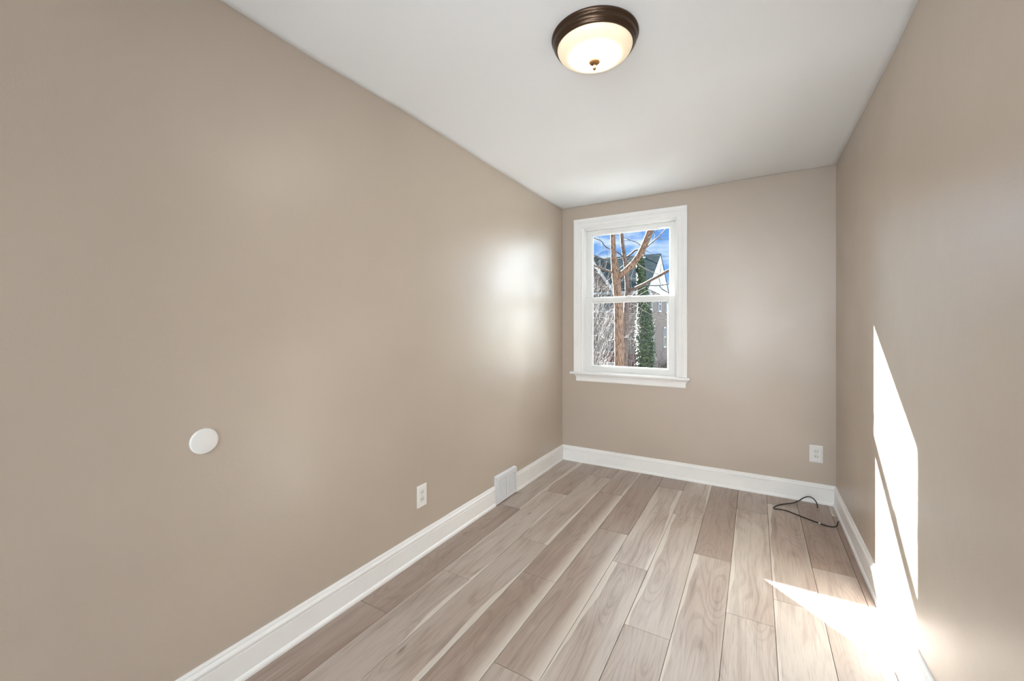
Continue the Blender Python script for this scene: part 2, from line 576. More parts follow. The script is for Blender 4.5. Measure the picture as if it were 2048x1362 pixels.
# ---- floor: every plank a slightly eased board over a dark sub-layer
def make_floor():
    mb = MB()
    bm = mb.bm
    uvl = bm.loops.layers.uv.new('plank_uv')
    col = bm.loops.layers.float_color.new('plank')
    XJ = [0.4491 - 0.18837 * (11 - j) for j in range(0, 12)]        # column edges, left to right
    XJ = XJ + [XR]
    XJ[0] = XL
    joint = {0: 1.34, 1: 1.728, 2: 2.233, 3: 1.928, 4: 1.352, 5: 2.266, 6: 1.81, 7: 2.575, 8: 2.115, 9: 2.33, 10: 2.74, 11: 2.31}
    # tone 0 dark .. 1 light, and whether the left (-1), right (1) or no edge (0) is sapwood
    look = {}
    L = 1.2405
    rnd = random.Random(11)
    tones = {(0, 0): (.12, 0), (0, 1): (.55, 1), (0, -1): (.15, 0), (0, 2): (.6, 1),
             (1, 0): (.60, 1), (1, 1): (.35, -1), (1, -1): (.50, 1),
             (2, 0): (.55, 1), (2, 1): (.38, 0), (2, -1): (.50, 1),
             (3, 0): (.20, 2), (3, 1): (.40, 1), (3, -1): (.18, 2),
             (4, 0): (.28, 2), (4, 1): (.20, 0), (4, -1): (.55, 0),
             (5, 0): (.80, 1), (5, -1): (.70, -1), (5, 1): (.30, 0),
             (6, 0): (.70, -1), (6, 1): (.75, 1), (6, -1): (.60, 0),
             (7, 0): (.25, 0), (7, -1): (.70, -1), (7, 1): (.18, 2),
             (8, 0): (.85, -1), (8, 1): (.5, 0), (8, -1): (.8, 0),
             (9, 0): (.55, -1), (9, -1): (.90, -1), (9, 1): (.3, 0),
             (10, 0): (.15, 0), (10, -1): (.55, 0), (11, 0): (.1, 0), (11, -1): (.6, 0)}
    g = 0.0010
    e = 0.0008
    for j in range(12):
        x0, x1 = XJ[j], XJ[j + 1]
        y0 = joint[j]
        ks = range(-4, 4)
        for k in ks:
            a, b_ = y0 + k * L, y0 + (k + 1) * L
            a, b_ = max(a, YR), min(b_, YB)
            if b_ - a < 0.02: continue
            tone, sap = tones.get((j, k), (rnd.uniform(.2, .8), rnd.choice([0, 0, 1, -1])))
            seed = rnd.random()
            xa, xb, ya, yb = x0 + g, x1 - g, a + g, b_ - g
            z1, zt = -0.0009, 0.0
            outer = [bm.verts.new(p) for p in ((xa, ya, z1), (xb, ya, z1), (xb, yb, z1), (xa, yb, z1))]
            inner = [bm.verts.new(p) for p in ((xa + e, ya + e, zt), (xb - e, ya + e, zt), (xb - e, yb - e, zt), (xa + e, yb - e, zt))]
            bot = [bm.verts.new((v.co.x, v.co.y, -0.006)) for v in outer]
            fs = [bm.faces.new(inner)]
            for q in range(4):
                r = (q + 1) % 4
                fs.append(bm.faces.new([outer[q], outer[r], inner[r], inner[q]]))
                fs.append(bm.faces.new([bot[q], bot[r], outer[r], outer[q]]))
            for f in fs:
                for lp in f.loops:
                    c = lp.vert.co
                    u = (x1 - c.x) if sap > 0 else (c.x - x0)
                    lp[uvl].uv = (u, c.y - a)
                    lp[col] = (tone, seed, 0.5 if sap == 2 else (1.0 if sap != 0 else 0.0), 1)
    # sub-layer showing in the joints
    vs = [bm.verts.new(p) for p in ((XL - .02, YR - .02, -0.005), (XR + .02, YR - .02, -0.005), (XR + .02, YB + .02, -0.005), (XL - .02, YB + .02, -0.005))]
    f = bm.faces.new(vs)
    f.material_index = 1
    vs = [bm.verts.new(p) for p in ((XL - .02, YR - .02, -0.15), (XR + .02, YR - .02, -0.15), (XR + .02, YB + .02, -0.15), (XL - .02, YB + .02, -0.15))]
    f = bm.faces.new(vs[::-1])
    f.material_index = 1
    o = mb.build('floor', [M['plank'], M['gap']], fix=True)
    return tag(o, 'greige wood-look plank floor of the empty room', None, kind='structure')
make_floor()

# ---- ceiling: old plaster, a few millimetres out of true
def interp(tab, x):
    if x <= tab[0][0]: return tab[0][1]
    for (a, b), (c, d) in zip(tab, tab[1:]):
        if x <= c:
            s = (x - a) / (c - a)
            s = s * s * (3 - 2 * s)
            return b + (d - b) * s
    return tab[-1][1]
CL = [(0, 2.440), (.75, 2.437), (1.09, 2.431), (1.46, 2.437), (1.63, 2.444), (1.86, 2.441), (2.5, 2.432), (3.25, 2.426), (3.77, 2.4305)]
CR = [(0, 2.45), (1.2, 2.45), (2.0, 2.4465), (2.31, 2.4330), (2.6, 2.437), (3.1, 2.444), (3.77, 2.4507)]
CB = [(-1.63, 2.4305), (-.44, 2.439), (.016, 2.451), (.5, 2.4507)]
def zceil(x, y):
    s = min(1, max(0, (x - XL) / (XR - XL)))
    zl = interp(CL, y) * (1 - s) + interp(CR, y) * s
    lin = CB[0][1] * (1 - s) + CB[-1][1] * s
    zb = interp(CB, x) - lin
    wgt = max(0, 1 - (YB - y) / 0.9)
    z = zl + zb * wgt * wgt
    edge = min(1, min(x - XL, XR - x, YB - y) / 0.25) if min(x - XL, XR - x, YB - y) > 0 else 0
    z += 0.0030 * edge * mnoise.noise(Vector((x * 1.6, y * 1.6, 3.1)))
    return z
def make_ceiling():
    mb = MB()
    bm = mb.bm
    nx, ny = 40, 90
    x0, x1, y0, y1 = XL - .02, XR + .02, YR - .02, YB + .02
    G = [[bm.verts.new((x0 + (x1 - x0) * i / nx, y0 + (y1 - y0) * j / ny, zceil(x0 + (x1 - x0) * i / nx, y0 + (y1 - y0) * j / ny))) for j in range(ny + 1)] for i in range(nx + 1)]
    for i in range(nx):
        for j in range(ny):
            f = bm.faces.new([G[i][j], G[i][j + 1], G[i + 1][j + 1], G[i + 1][j]])
            f.smooth = True
    T = [bm.verts.new(p) for p in ((x0, y0, 2.6), (x1, y0, 2.6), (x1, y1, 2.6), (x0, y1, 2.6))]
    bm.faces.new(T)
    border = [[G[i][0] for i in range(nx + 1)], [G[nx][j] for j in range(ny + 1)], [G[i][ny] for i in range(nx, -1, -1)], [G[0][j] for j in range(ny, -1, -1)]]
    for k, bd in enumerate(border):
        bm.faces.new(bd + [T[(k + 1) % 4], T[k]])
    o = mb.build('ceiling', M['ceiling'])
    return tag(o, 'white painted ceiling with slightly uneven plaster', kind='structure')
make_ceiling()

# ---- walls
WT = 0.20
WX0, WX1, WZ0, WZ1 = -1.432, -0.563, 0.838, 2.238       # rough opening of the window
def walls():
    a = MB(); a.box(XL - WT, XL, YR - WT, YB + WT, -0.15, 2.6)
    tag(a.build('wall_left', M['wall']), 'long taupe semi-gloss wall on the left', kind='structure')
    a = MB(); a.box(XR, XR + WT, YR - WT, YB + WT, -0.15, 2.6)
    tag(a.build('wall_right', M['wall']), 'taupe wall on the right with the patch of sunlight', kind='structure')
    a = MB()
    for x0, x1, z0, z1 in ((XL, WX0, -0.15, 2.6), (WX1, XR, -0.15, 2.6), (WX0, WX1, -0.15, WZ0), (WX0, WX1, WZ1, 2.6)):
        a.box(x0, x1, YB, YB + WT, z0, z1)
    tag(a.build('wall_back', [M['wall']]), 'taupe far wall with the window', kind='structure')
    a = MB()
    for x0, x1, z0, z1 in ((XL, -1.35, -0.15, 2.6), (0.25, XR, -0.15, 2.6), (-1.35, 0.25, 2.15, 2.6)):
        a.box(x0, x1, YR - WT, YR, z0, z1)
    tag(a.build('wall_rear', M['wall']), 'taupe wall behind the viewpoint with a wide doorway', kind='structure')
    # the hall beyond the doorway
    a = MB()
    a.box(-1.55, -1.35, -3.4, YR - WT, -0.15, 2.6)
    a.box(0.25, 0.45, -3.4, YR - WT, -0.15, 2.6)
    a.box(-1.35, 0.25, -3.4, -3.2, -0.15, 2.6)
    tag(a.build('wall_hall', M['wall']), 'hall walls behind the viewpoint', kind='structure')
    a = MB(); a.box(-1.35, 0.25, -3.2, YR, 2.44, 2.6)
    tag(a.build('ceiling_hall', M['ceiling']), 'hall ceiling behind the viewpoint', kind='structure')
    a = MB(); a.box(-1.35, 0.25, -3.2, YR, -0.15, 0.0)
    tag(a.build('floor_hall', M['hallfloor']), 'hall floor behind the viewpoint', kind='structure')
walls()

# ---- baseboards: board, routed cap and a small shoe
PROF = [(0, 0), (.020, 0), (.020, .010), (.017, .017), (.0115, .021), (.0115, .100), (.0085, .103), (.0085, .106), (.0145, .110), (.0150, .118),
        (.0120, .124), (.0085, .128), (.0080, .136), (.0060, .141), (0, .142)]
def base_run(p0, p1, out, m0=0, m1=0):
    """p0->p1 along the wall foot; out = direction into the room; m0/m1 = mitre sign at the ends"""
    p0, p1, out = Vector(p0), Vector(p1), Vector(out)
    d = (p1 - p0).normalized()
    up = Vector((0, 0, 1))
    nseg = max(2, int((p1 - p0).length / 0.12))
    path = []
    bmb = MB()
    rings = []
    for i in range(nseg + 1):
        s = i / nseg
        o = p0.lerp(p1, s)
        ring = []
        for (a, hgt) in PROF:
            sh = 0.0
            if i == 0: sh = a * m0
            if i == nseg: sh = -a * m1
            wv = 0.0
            if 0.10 < hgt and 0 < i < nseg:
                wv = 0.0012 * mnoise.noise(Vector((o.x * 4, o.y * 4, 9.0)))
            ring.append(bmb.bm.verts.new(o + d * sh + out * a + up * (hgt + wv)))
        rings.append(ring)
    for i in range(nseg):
        for k in range(len(PROF) - 1):
            bmb.bm.faces.new([rings[i][k], rings[i][k + 1], rings[i + 1][k + 1], rings[i + 1][k]])
    bmb.bm.faces.new(rings[0])
    bmb.bm.faces.new(rings[-1][::-1])
    return bmb
VY0, VY1 = 2.535, 2.825
def merge_runs(runs, name, label):
    me = bpy.data.meshes.new(name)
    bm = bmesh.new()
    for r in runs:
        bmesh.ops.recalc_face_normals(r.bm, faces=r.bm.faces[:])
        tmp = bpy.data.meshes.new('tmp')
        r.bm.to_mesh(tmp)
        bm.from_mesh(tmp)
        bpy.data.meshes.remove(tmp)
        r.bm.free()
    bm.to_mesh(me)
    bm.free()
    me.materials.append(M['trim'])
    o = bpy.data.objects.new(name, me)
    C.objects.link(o)
    return tag(o, label, kind='structure')
merge_runs([base_run((XL, YR, 0), (XL, VY0 - .004, 0), (1, 0, 0)), base_run((XL, VY1 + .004, 0), (XL, YB, 0), (1, 0, 0), 0, 1)],
           'baseboard_left', 'white moulded baseboard along the left wall, broken by the floor vent')
merge_runs([base_run((XL, YB, 0), (XR, YB, 0), (0, -1, 0), 1, 1)], 'baseboard_back', 'white moulded baseboard along the far wall under the window')
merge_runs([base_run((XR, YR, 0), (XR, YB, 0), (-1, 0, 0), 0, 1)], 'baseboard_right', 'white moulded baseboard along the right wall')
merge_runs([base_run((XL, YR, 0), (-1.35, YR, 0), (0, 1, 0), 1, 0), base_run((0.25, YR, 0), (XR, YR, 0), (0, 1, 0), 0, 1)], 'baseboard_rear', 'white baseboard stubs beside the rear doorway')

# ================================================================== the window
win = thing('window_1', (-1.0, YB, 0.86), 'white double-hung window in the far wall with a bare tree outside', None, kind='structure')
def wbuild(mb, name, mat, parent=win):
    """room coordinates -> local coordinates of the window"""
    base = Vector((-1.0, YB, 0.86))
    bmesh.ops.translate(mb.bm, verts=mb.bm.verts[:], vec=-base)
    return mb.build(name, mat, parent)

def frame_ring(mb, x0, x1, z0, z1, prof, sides='ltr', y=YB):
    """mitred moulding round an opening. prof: (outward from the opening edge, toward the room)"""
    pts = []
    if 'b' in sides:
        corners = [((x0, z0), (-1, -1)), ((x0, z1), (-1, 1)), ((x1, z1), (1, 1)), ((x1, z0), (1, -1))]
        closed = True
    else:
        corners = [((x0, z0), (-1, 0)), ((x0, z1), (-1, 1)), ((x1, z1), (1, 1)), ((x1, z0), (1, 0))]
        closed = False
    rings = []
    for (cx, cz), (sx, sz) in corners:
        rings.append([mb.bm.verts.new((cx + sx * a, y - b, cz + sz * a)) for a, b in prof])
    n = len(corners)
    for i in range(n if closed else n - 1):
        A, B = rings[i], rings[(i + 1) % n]
        for k in range(len(prof) - 1):
            mb.bm.faces.new([A[k], A[k + 1], B[k + 1], B[k]])
    if not closed:
        mb.bm.faces.new(rings[0]); mb.bm.faces.new(rings[-1][::-1])
    return mb

# casing (offset from inner edge, thickness toward the room)
mb = MB()
cas = [(0, 0.0), (0, .010), (.004, .013), (.010, .013), (.013, .010), (.016, .012), (.040, .014), (.044, .018), (.052, .018), (.056, .021), (.080, .023), (.084, .021), (.084, 0)]
frame_ring(mb, -1.418, -0.577, 0.862, 2.222, cas)
wbuild(mb, 'casing', M['trim'])
# jamb lining and stops, stepping back to the sashes
mb = MB()
jam = [(.014, 0.001), (.0, .001), (-.012, -.006), (-.014, -.030), (-.019, -.033), (-.0195, -.200), (.014, -.200)]
frame_ring(mb, -1.418, -0.577, 0.852, 2.222, jam, 'ltrb')
wbuild(mb, 'jamb', M['vinyl'])
# stool with horned ends, rounded nose
mb = MB()
nose = [(YB + .03, .838), (YB - .038, .838), (YB - .044, .842), (YB - .046, .849), (YB - .044, .857), (YB - .038, .861), (YB + .03, .862)]
def prism_x(mb, prof, x0, x1, y_cut=None):
    A = [mb.bm.verts.new((x0, y, z)) for y, z in prof]
    B = [mb.bm.verts.new((x1, y, z)) for y, z in prof]
    for k in range(len(prof)):
        mb.bm.faces.new([A[k], A[(k + 1) % len(prof)], B[(k + 1) % len(prof)], B[k]])
    mb.bm.faces.new(A[::-1]); mb.bm.faces.new(B)
prism_x(mb, [(min(y, YB), z) for y, z in nose], -1.533, -0.470)
prism_x(mb, [(YB - .002, .842), (YB + .050, .842), (YB + .050, .862), (YB - .002, .862)], -1.430, -0.565)
wbuild(mb, 'stool', M['trim'])
# apron, cove moulding with returned ends
mb = MB()
ap = [(0, .774), (.012, .774), (.014, .780), (.014, .806), (.018, .820), (.026, .832), (.032, .838), (0, .838)]
pa = [mb.bm.verts.new((-1.478 - max(0, (p[0] - .012)) * 1.0, YB - p[0], p[1])) for p in ap]
pb = [mb.bm.verts.new((-0.508 + max(0, (p[0] - .012)) * 1.4, YB - p[0], p[1])) for p in ap]
for k in range(len(ap)):
    mb.bm.faces.new([pa[k], pa[(k + 1) % len(ap)], pb[(k + 1) % len(ap)], pb[k]])
mb.bm.faces.new(pa[::-1]); mb.bm.faces.new(pb)
wbuild(mb, 'apron', M['trim'])

def sash(name, x0, x1, z0, z1, yf, dep, stile, top, bot):
    """sash frame, its glazing bead and its pane"""
    mb = MB()
    mb.box(x0, x0 + stile, yf, yf + dep, z0, z1, 0.0015)
    mb.box(x1 - stile, x1, yf, yf + dep, z0, z1, 0.0015)
    mb.box(x0 + stile, x1 - stile, yf, yf + dep, z0, z0 + bot, 0.0015)
    mb.box(x0 + stile, x1 - stile, yf, yf + dep, z1 - top, z1, 0.0015)
    fr = wbuild(mb, name, M['vinyl'])
    b = MB()
    gx0, gx1, gz0, gz1 = x0 + stile, x1 - stile, z0 + bot, z1 - top
    frame_ring(b, gx0, gx1, gz0, gz1, [(0.0, 0.0), (-.003, 0.0), (-.014, -.016), (-.014, -.020), (0.0, -.020)], 'ltrb', y=yf + .002)
    bo = wbuild(b, 'glazing_bead', M['vinyl'], fr)
    g = MB()
    g.box(gx0 - .004, gx1 + .004, yf + .0165, yf + .0205, gz0 - .004, gz1 + .004)
    wbuild(g, 'pane', M['glass'], fr)
    return fr
lo = sash('lower_sash', -1.399, -0.597, 0.864, 1.557, YB + .034, .032, .052, .034, .046)
up = sash('upper_sash', -1.399, -0.597, 1.520, 2.202, YB + .068, .032, .042, .036, .036)
# check rail latch on the meeting rail
mb = MB()
mb.box(-1.025, -0.965, YB + .036, YB + .060, 1.557, 1.563, 0.001)
mb.tube([(-0.995, YB + .048, 1.560), (-0.995, YB + .048, 1.572)], [.012, .010], 16)
mb.box(-1.003, -0.960, YB + .040, YB + .050, 1.566, 1.573, 0.0015)
wbuild(mb, 'sash_lock', M['vinyl'], lo)
mb = MB()
for xx in (-1.26, -0.73):
    mb.box(xx - .02, xx + .02, YB + .030, YB + .0345, 1.530, 1.537, 0.001)
wbuild(mb, 'tilt_latch', M['vinyl'], lo)
mb = MB()
mb.box(-1.03, -0.95, YB + .024, YB + .036, 0.872, 0.878, 0.0015)
wbuild(mb, 'lift_rail', M['vinyl'], lo)
# outside sill
mb = MB()
mb.box(-1.45, -0.55, YB + .10, YB + .26, .80, .852, .004)
wbuild(mb, 'outer_sill', M['vinyl'])

# ================================================================== ceiling light
LX, LY = -0.556, 1.607
LZ = zceil(LX, LY)
light = thing('ceiling_light', (LX, LY, LZ), 'flush-mount ceiling light with dark bronze rim and frosted glowing bowl', 'ceiling light')
mb = MB()
mb.lathe([(0, .0), (.166, .0), (.170, -.003), (.171, -.008), (.167, -.013), (.163, -.016), (.161, -.021), (.163, -.025), (.1625, -.030), (.158, -.036), (.155, -.038),
          (.1545, -.043), (.152, -.047), (.148, -.048), (.146, -.044), (.146, -.020), (0, -.018)], 96)
mb.build('rim', M['bronze'], light)
mb = MB()
pr = [(.1465, -.040), (.1470, -.045)]
for k in range(1, 17):
    a = math.pi / 2 * k / 16
    pr.append((.147 * math.cos(a), -.045 - .050 * math.sin(a)))
mb.lathe(pr, 96)
mb.build('glass_bowl', M['bowl'], light)
mb = MB()
mb.lathe([(0, -.092), (.022, -.0925), (.0245, -.097), (.0215, -.104), (.013, -.110), (.0065, -.113), (.0055, -.117), (.008, -.121), (.008, -.127), (.004, -.133), (0, -.134)], 32)
mb.build('finial', M['finial'], light)

# ================================================================== outlets
def outlet(loc, rz, w, hgt, label, style):
    """built in local coordinates: x along the wall, -y into the room"""
    r = thing('wall_outlet', loc, label, 'outlet', 'duplex outlets', rz)
    mb = MB()
    mb.box(-w / 2, w / 2, -.006, 0, -hgt / 2, hgt / 2, 0.0025, 2)
    mb.build('cover_plate', M['plate'], r)
    for s in (-1, 1):
        zc = s * .0195
        mb = MB()
        n = 24
        ring = []
        for k in range(n):
            a = 2 * math.pi * k / n
            x, z = .0172 * math.cos(a), .0172 * math.sin(a)
            z = max(-.0138, min(.0138, z))
            ring.append((x, z))
        A = [mb.bm.verts.new((x, -.0055, z + zc)) for x, z in ring]
        B = [mb.bm.verts.new((x * .97, -.0080, z * .97 + zc)) for x, z in ring]
        for k in range(n):
            mb.bm.faces.new([A[k], A[(k + 1) % n], B[(k + 1) % n], B[k]])
        mb.bm.faces.new(B)
        f = mb.build('receptacle', M['socket'], r)
        sl = MB()
        sl.box(-.0078, -.0052, -.0084, -.0078, zc - .004, zc + .005)
        sl.box(.0052, .0078, -.0084, -.0078, zc - .003, zc + .004)
        sl.build('slots', M['slot'], f)
    mb = MB()
    mb.tube([(0, -.0058, 0), (0, -.0072, 0)], [.0032, .0026], 12)
    mb.build('screw', M['screw'], r)
    if style == 'wide':
        mb = MB()
        frame_ring(mb, -.026, .026, -.046, .046, [(0, 0.004), (0, .0078), (.0025, .009), (.006, .0085), (.008, .006), (.008, .004)], 'ltrb', y=0)
        o = mb.build('raised_rim', M['plate'], r)
    return r
outlet((0.3830, YB, 0.3575), 0, .081, .127, 'white duplex outlet with a wide plate low on the far wall, near the right corner', 'wide')
outlet((XL, 1.7755, 0.3385), -math.pi / 2 + math.pi, .077, .124, 'white duplex outlet low on the left wall between round cover and floor vent', 'std')

# ================================================================== blank disc on the left wall
mb = MB()
pr = [(0.0435, 0), (.0435, .003), (.0415, .0055), (.038, .0065), (0, .0072)]
mb.lathe([(r, z) for r, z in pr], 64)
o = mb.build('wall_cover', M['plate'])
o.location = (XL, .7015, .8985)
o.rotation_euler = (0, math.pi / 2, 0)
tag(o, 'round white blank cover plate on the left wall', 'cover plate')

# ================================================================== floor vent on the left wall
vent = thing('wall_vent', (XL, (VY0 + VY1) / 2, 0), 'white metal baseboard register with fine louvres, set into the left baseboard', 'vent')
vw = VY1 - VY0
def vbox(mb, x0, x1, y0, y1, z0, z1, bv=0.0): mb.box(x0, x1, y0, y1, z0, z1, bv)
mb = MB()
D_ = 0.024
Z0, Z1 = 0.008, 0.203
# sides, top, face frame
vbox(mb, 0, D_ - .001, -vw / 2, -vw / 2 + .002, Z0, Z1)
vbox(mb, 0, D_ - .001, vw / 2 - .002, vw / 2, Z0, Z1)
A = [(0, Z1 + .004), (D_ - .004, Z1 - .004), (D_ - .004, Z1 - .006), (0, Z1 + .001)]
va = [mb.bm.verts.new((x, -vw / 2, z)) for x, z in A]
vb = [mb.bm.verts.new((x, vw / 2, z)) for x, z in A]
for k in range(4): mb.bm.faces.new([va[k], va[(k + 1) % 4], vb[(k + 1) % 4], vb[k]])
mb.bm.faces.new(va[::-1]); mb.bm.faces.new(vb)
vbox(mb, D_ - .004, D_, -vw / 2, vw / 2, Z1 - .030, Z1 - .002, .001)
vbox(mb, D_ - .004, D_, -vw / 2, vw / 2, Z0, Z0 + .024, .001)
vbox(mb, D_ - .004, D_, -vw / 2, -vw / 2 + .024, Z0 + .024, Z1 - .030, .0008)
vbox(mb, D_ - .004, D_, vw / 2 - .024, vw / 2, Z0 + .024, Z1 - .030, .0008)
vbox(mb, D_ - .004, D_, -.008, .008, Z0 + .024, Z1 - .030, .0008)
mb.build('housing', M['vent'], vent)
mb = MB()
nl = 17
for k in range(nl):
    z = Z0 + .028 + (Z1 - Z0 - .062) * k / (nl - 1)
    for ya, yb in ((-vw / 2 + .022, -.007), (.007, vw / 2 - .022)):
        pts = [(D_ - .012, z + .0045), (D_ - .0025, z - .0022), (D_ - .0025, z - .0034), (D_ - .012, z + .0033)]
        a = [mb.bm.verts.new((x, ya, zz)) for x, zz in pts]
        b = [mb.bm.verts.new((x, yb, zz)) for x, zz in pts]
        for q in range(4): mb.bm.faces.new([a[q], a[(q + 1) % 4], b[(q + 1) % 4], b[q]])
        mb.bm.faces.new(a[::-1]); mb.bm.faces.new(b)
mb.build('louvres', M['vent'], vent)
mb = MB()
vbox(mb, .004, .010, -vw / 2 + .003, vw / 2 - .003, Z0 + .004, Z1 - .006)
mb.build('duct_back', M['void'], vent)
for sy in (-1, 1):
    mb = MB()
    mb.tube([(D_ - .001, sy * (vw / 2 - .012), Z0 + .012), (D_ + .001, sy * (vw / 2 - .012), Z0 + .012)], .0035, 12)
    mb.build('screw', M['vent'], vent)

# ================================================================== coax cable on the floor
def smooth_path(P, n=8):
    P = [Vector(p) for p in P]
    out = []
    for i in range(len(P) - 1):
        p0 = P[max(i - 1, 0)]; p1 = P[i]; p2 = P[i + 1]; p3 = P[min(i + 2, len(P) - 1)]
        for k in range(n):
            t = k / n
            out.append(0.5 * ((2 * p1) + (-p0 + p2) * t + (2 * p0 - 5 * p1 + 4 * p2 - p3) * t * t + (-p0 + 3 * p1 - 3 * p2 + p3) * t ** 3))
    out.append(P[-1])
    return out
cr_ = 0.0036
cab = [(.380, 3.655, .003), (.379, 3.670, .020), (.372, 3.690, .036), (.353, 3.700, .052), (.328, 3.703, .054), (.300, 3.698, .040), (.272, 3.680, .021),
       (.236, 3.652, .0075), (.200, 3.622, .0055), (.166, 3.592, .0050), (.135, 3.551, .0045), (.118, 3.520, .0042), (.1110, 3.490, .0042), (.1205, 3.478, .0042), (.1400, 3.484, .0042),
       (.183, 3.485, .0042), (.222, 3.460, .0042), (.292, 3.412, .0042), (.350, 3.376, .0042), (.394, 3.350, .0042), (.432, 3.352, .0048), (.452, 3.372, .009), (.458, 3.392, .018), (.463, 3.412, .022)]
root = thing('coax_cable', (0.28, 3.5, 0), 'loose black coax cable looped on the planks in the far right corner', 'cable')
base = Vector((0.28, 3.5, 0))
mb = MB()
mb.tube([p - base for p in smooth_path(cab)], cr_, 10)
mb.build('jacket', M['cord'], root)
mb = MB()
e0, e1 = Vector((.463, 3.412, .022)) - base, Vector((.4665, 3.430, .0245)) - base
mb.tube([e0, e0.lerp(e1, .45), e0.lerp(e1, .46), e1], [.0048, .0048, .0062, .0062], 6)
mb.build('connector', M['connector'], root)
mb = MB()
q0, q1 = Vector((.357, 3.372, .0042)) - base, Vector((.366, 3.3665, .0042)) - base
mb.tube([q0, q1], .0044, 12)
mb.build('cable_marker', M['plate'], root)

# ================================================================== outside
GZ = -1.55
mb = MB()
mb.face([(-70, 4.1, GZ), (60, 4.1, GZ), (60, 120, GZ), (-70, 120, GZ)])
tag(mb.build('ground_outside', M['ground']), 'dormant lawn behind the houses outside the window', kind='structure')
mb = MB()
mb.box(-9, 7, 4.0, 12.5, GZ - .1, GZ + .03)  # pale slab added out of view to bounce sun up to the ceiling
tag(mb.build('bounce_slab_outside', M['bounce_slab']), 'unseen pale slab below the window, added to bounce sunlight indoors', kind='structure')
# brick skin of this house round the window, seen only from outside: keeps the wall a real wall
# ---- house across the yard
corner = at(1295, HOR, 25.0); corner.z = GZ
gdir = (ray(1024, HOR).to_2d().normalized())
right = Vector((gdir.y, -gdir.x))
gx = (right * .462 + gdir * .887).normalized()
rot = math.atan2(gx.y, gx.x)
house = thing('brick_house', corner, 'two-storey brick house with grey shingle roof and white gable across the yard', 'house', rz=rot)
DEP, LEN, EAVE, RIDGE = 10.2, 17.0, 3.56 - GZ, 6.38 - GZ
# gable end openings: (x0, x1, z0, z1) on plane y=0 ; front openings on plane x=0
gable_w = [(.45, 1.35, 2.35 - GZ, 3.35 - GZ), (4.1, 5.2, 2.35 - GZ, 3.35 - GZ), (7.9, 9.0, 2.35 - GZ, 3.35 - GZ), (1.2, 2.1, -.25 - GZ, 1.25 - GZ), (6.6, 7.7, -.25 - GZ, 1.25 - GZ)]
front_w = [(1.45, 2.75, -.28 - GZ, 1.24 - GZ), (1.5, 2.7, 2.2 - GZ, 3.35 - GZ), (6.2, 7.4, -.28 - GZ, 1.24 - GZ), (6.2, 7.4, 2.2 - GZ, 3.35 - GZ)]
mb = MB()
mb.box(0, DEP, 0, LEN, 0, EAVE)
mb.build('brick_wall', M['brick'], house)
for y0 in (-.03, LEN):
    mb = MB()
    a = [mb.bm.verts.new(p) for p in ((0, y0, EAVE), (DEP, y0, EAVE), (DEP / 2, y0, RIDGE))]
    b = [mb.bm.verts.new(p) for p in ((0, y0 + .03, EAVE), (DEP, y0 + .03, EAVE), (DEP / 2, y0 + .03, RIDGE))]
    mb.bm.faces.new(a); mb.bm.faces.new(b[::-1])
    for k in range(3): mb.bm.faces.new([a[k], a[(k + 1) % 3], b[(k + 1) % 3], b[k]])
    mb.build('gable_siding', M['siding'], house)
def roof_slab(mb, x0, z0, x1, z1, y0, y1, t):
    d = Vector((x1 - x0, 0, z1 - z0)).normalized()
    n = Vector((-d.z, 0, d.x))
    if n.z < 0: n = -n
    P = []
    for y in (y0, y1):
        for (x, z) in ((x0, z0), (x1, z1)):
            P.append(Vector((x, y, z))); P.append(Vector((x, y, z)) + n * t)
    v = [mb.bm.verts.new(p) for p in P]
    for q in ((0, 2, 3, 1), (4, 5, 7, 6), (0, 1, 5, 4), (2, 6, 7, 3), (1, 3, 7, 5), (0, 4, 6, 2)):
        mb.bm.faces.new([v[i] for i in q])
sl = (RIDGE - EAVE) / (DEP / 2)
mb = MB()
roof_slab(mb, -.35, EAVE - .35 * sl, DEP / 2, RIDGE, -.06, LEN + .25, .07)
roof_slab(mb, DEP + .10, EAVE - .10 * sl, DEP / 2, RIDGE, -.06, LEN + .25, .07)
mb.build('shingle_roof', M['shingle'], house)
mb = MB()
mb.box(-.42, -.33, -.25, LEN + .25, EAVE - .35 * sl - .10, EAVE - .35 * sl + .06)
mb.build('gutter', M['housetrim'], house)
for (x0, x1, z0, z1) in gable_w:
    mb = MB()
    frame_box = [(x0, x0 + .09, z0, z1), (x1 - .09, x1, z0, z1), (x0, x1, z1 - .09, z1), (x0 - .04, x1 + .04, z0 - .05, z0 + .05), (x0, x1, (z0 + z1) / 2 - .03, (z0 + z1) / 2 + .03)]
    for a in frame_box: mb.box(a[0], a[1], -.07, .02, a[2], a[3])
    w = mb.build('window', M['housetrim'], house)
    mb = MB(); mb.box(x0 + .05, x1 - .05, -.02, .005, z0 + .03, z1 - .05)
    mb.build('window_pane', M['houseglass'], w)
for (x0, x1, z0, z1) in front_w:
    mb = MB()
    for a in [(x0, x0 + .09, z0, z1), (x1 - .09, x1, z0, z1), (x0, x1, z1 - .09, z1), (x0 - .04, x1 + .04, z0 - .05, z0 + .05), (x0, x1, (z0 + z1) / 2 - .03, (z0 + z1) / 2 + .03)]:
        mb.box(-.07, .02, a[0], a[1], a[2], a[3])
    w = mb.build('window', M['housetrim'], house)
    mb = MB(); mb.box(-.02, .005, x0 + .05, x1 - .05, z0 + .03, z1 - .05)
    mb.build('window_pane', M['houseglass'], w)
    for sx in (x0 - .34, x1 + .03):
        mb = MB(); mb.box(-.05, .0, sx, sx + .30, z0, z1)
        for k in range(14):
            zz = z0 + .06 + (z1 - z0 - .12) * k / 13
            mb.box(-.062, -.05, sx + .04, sx + .26, zz, zz + .05)
        mb.build('shutter', M['housetrim'], house)
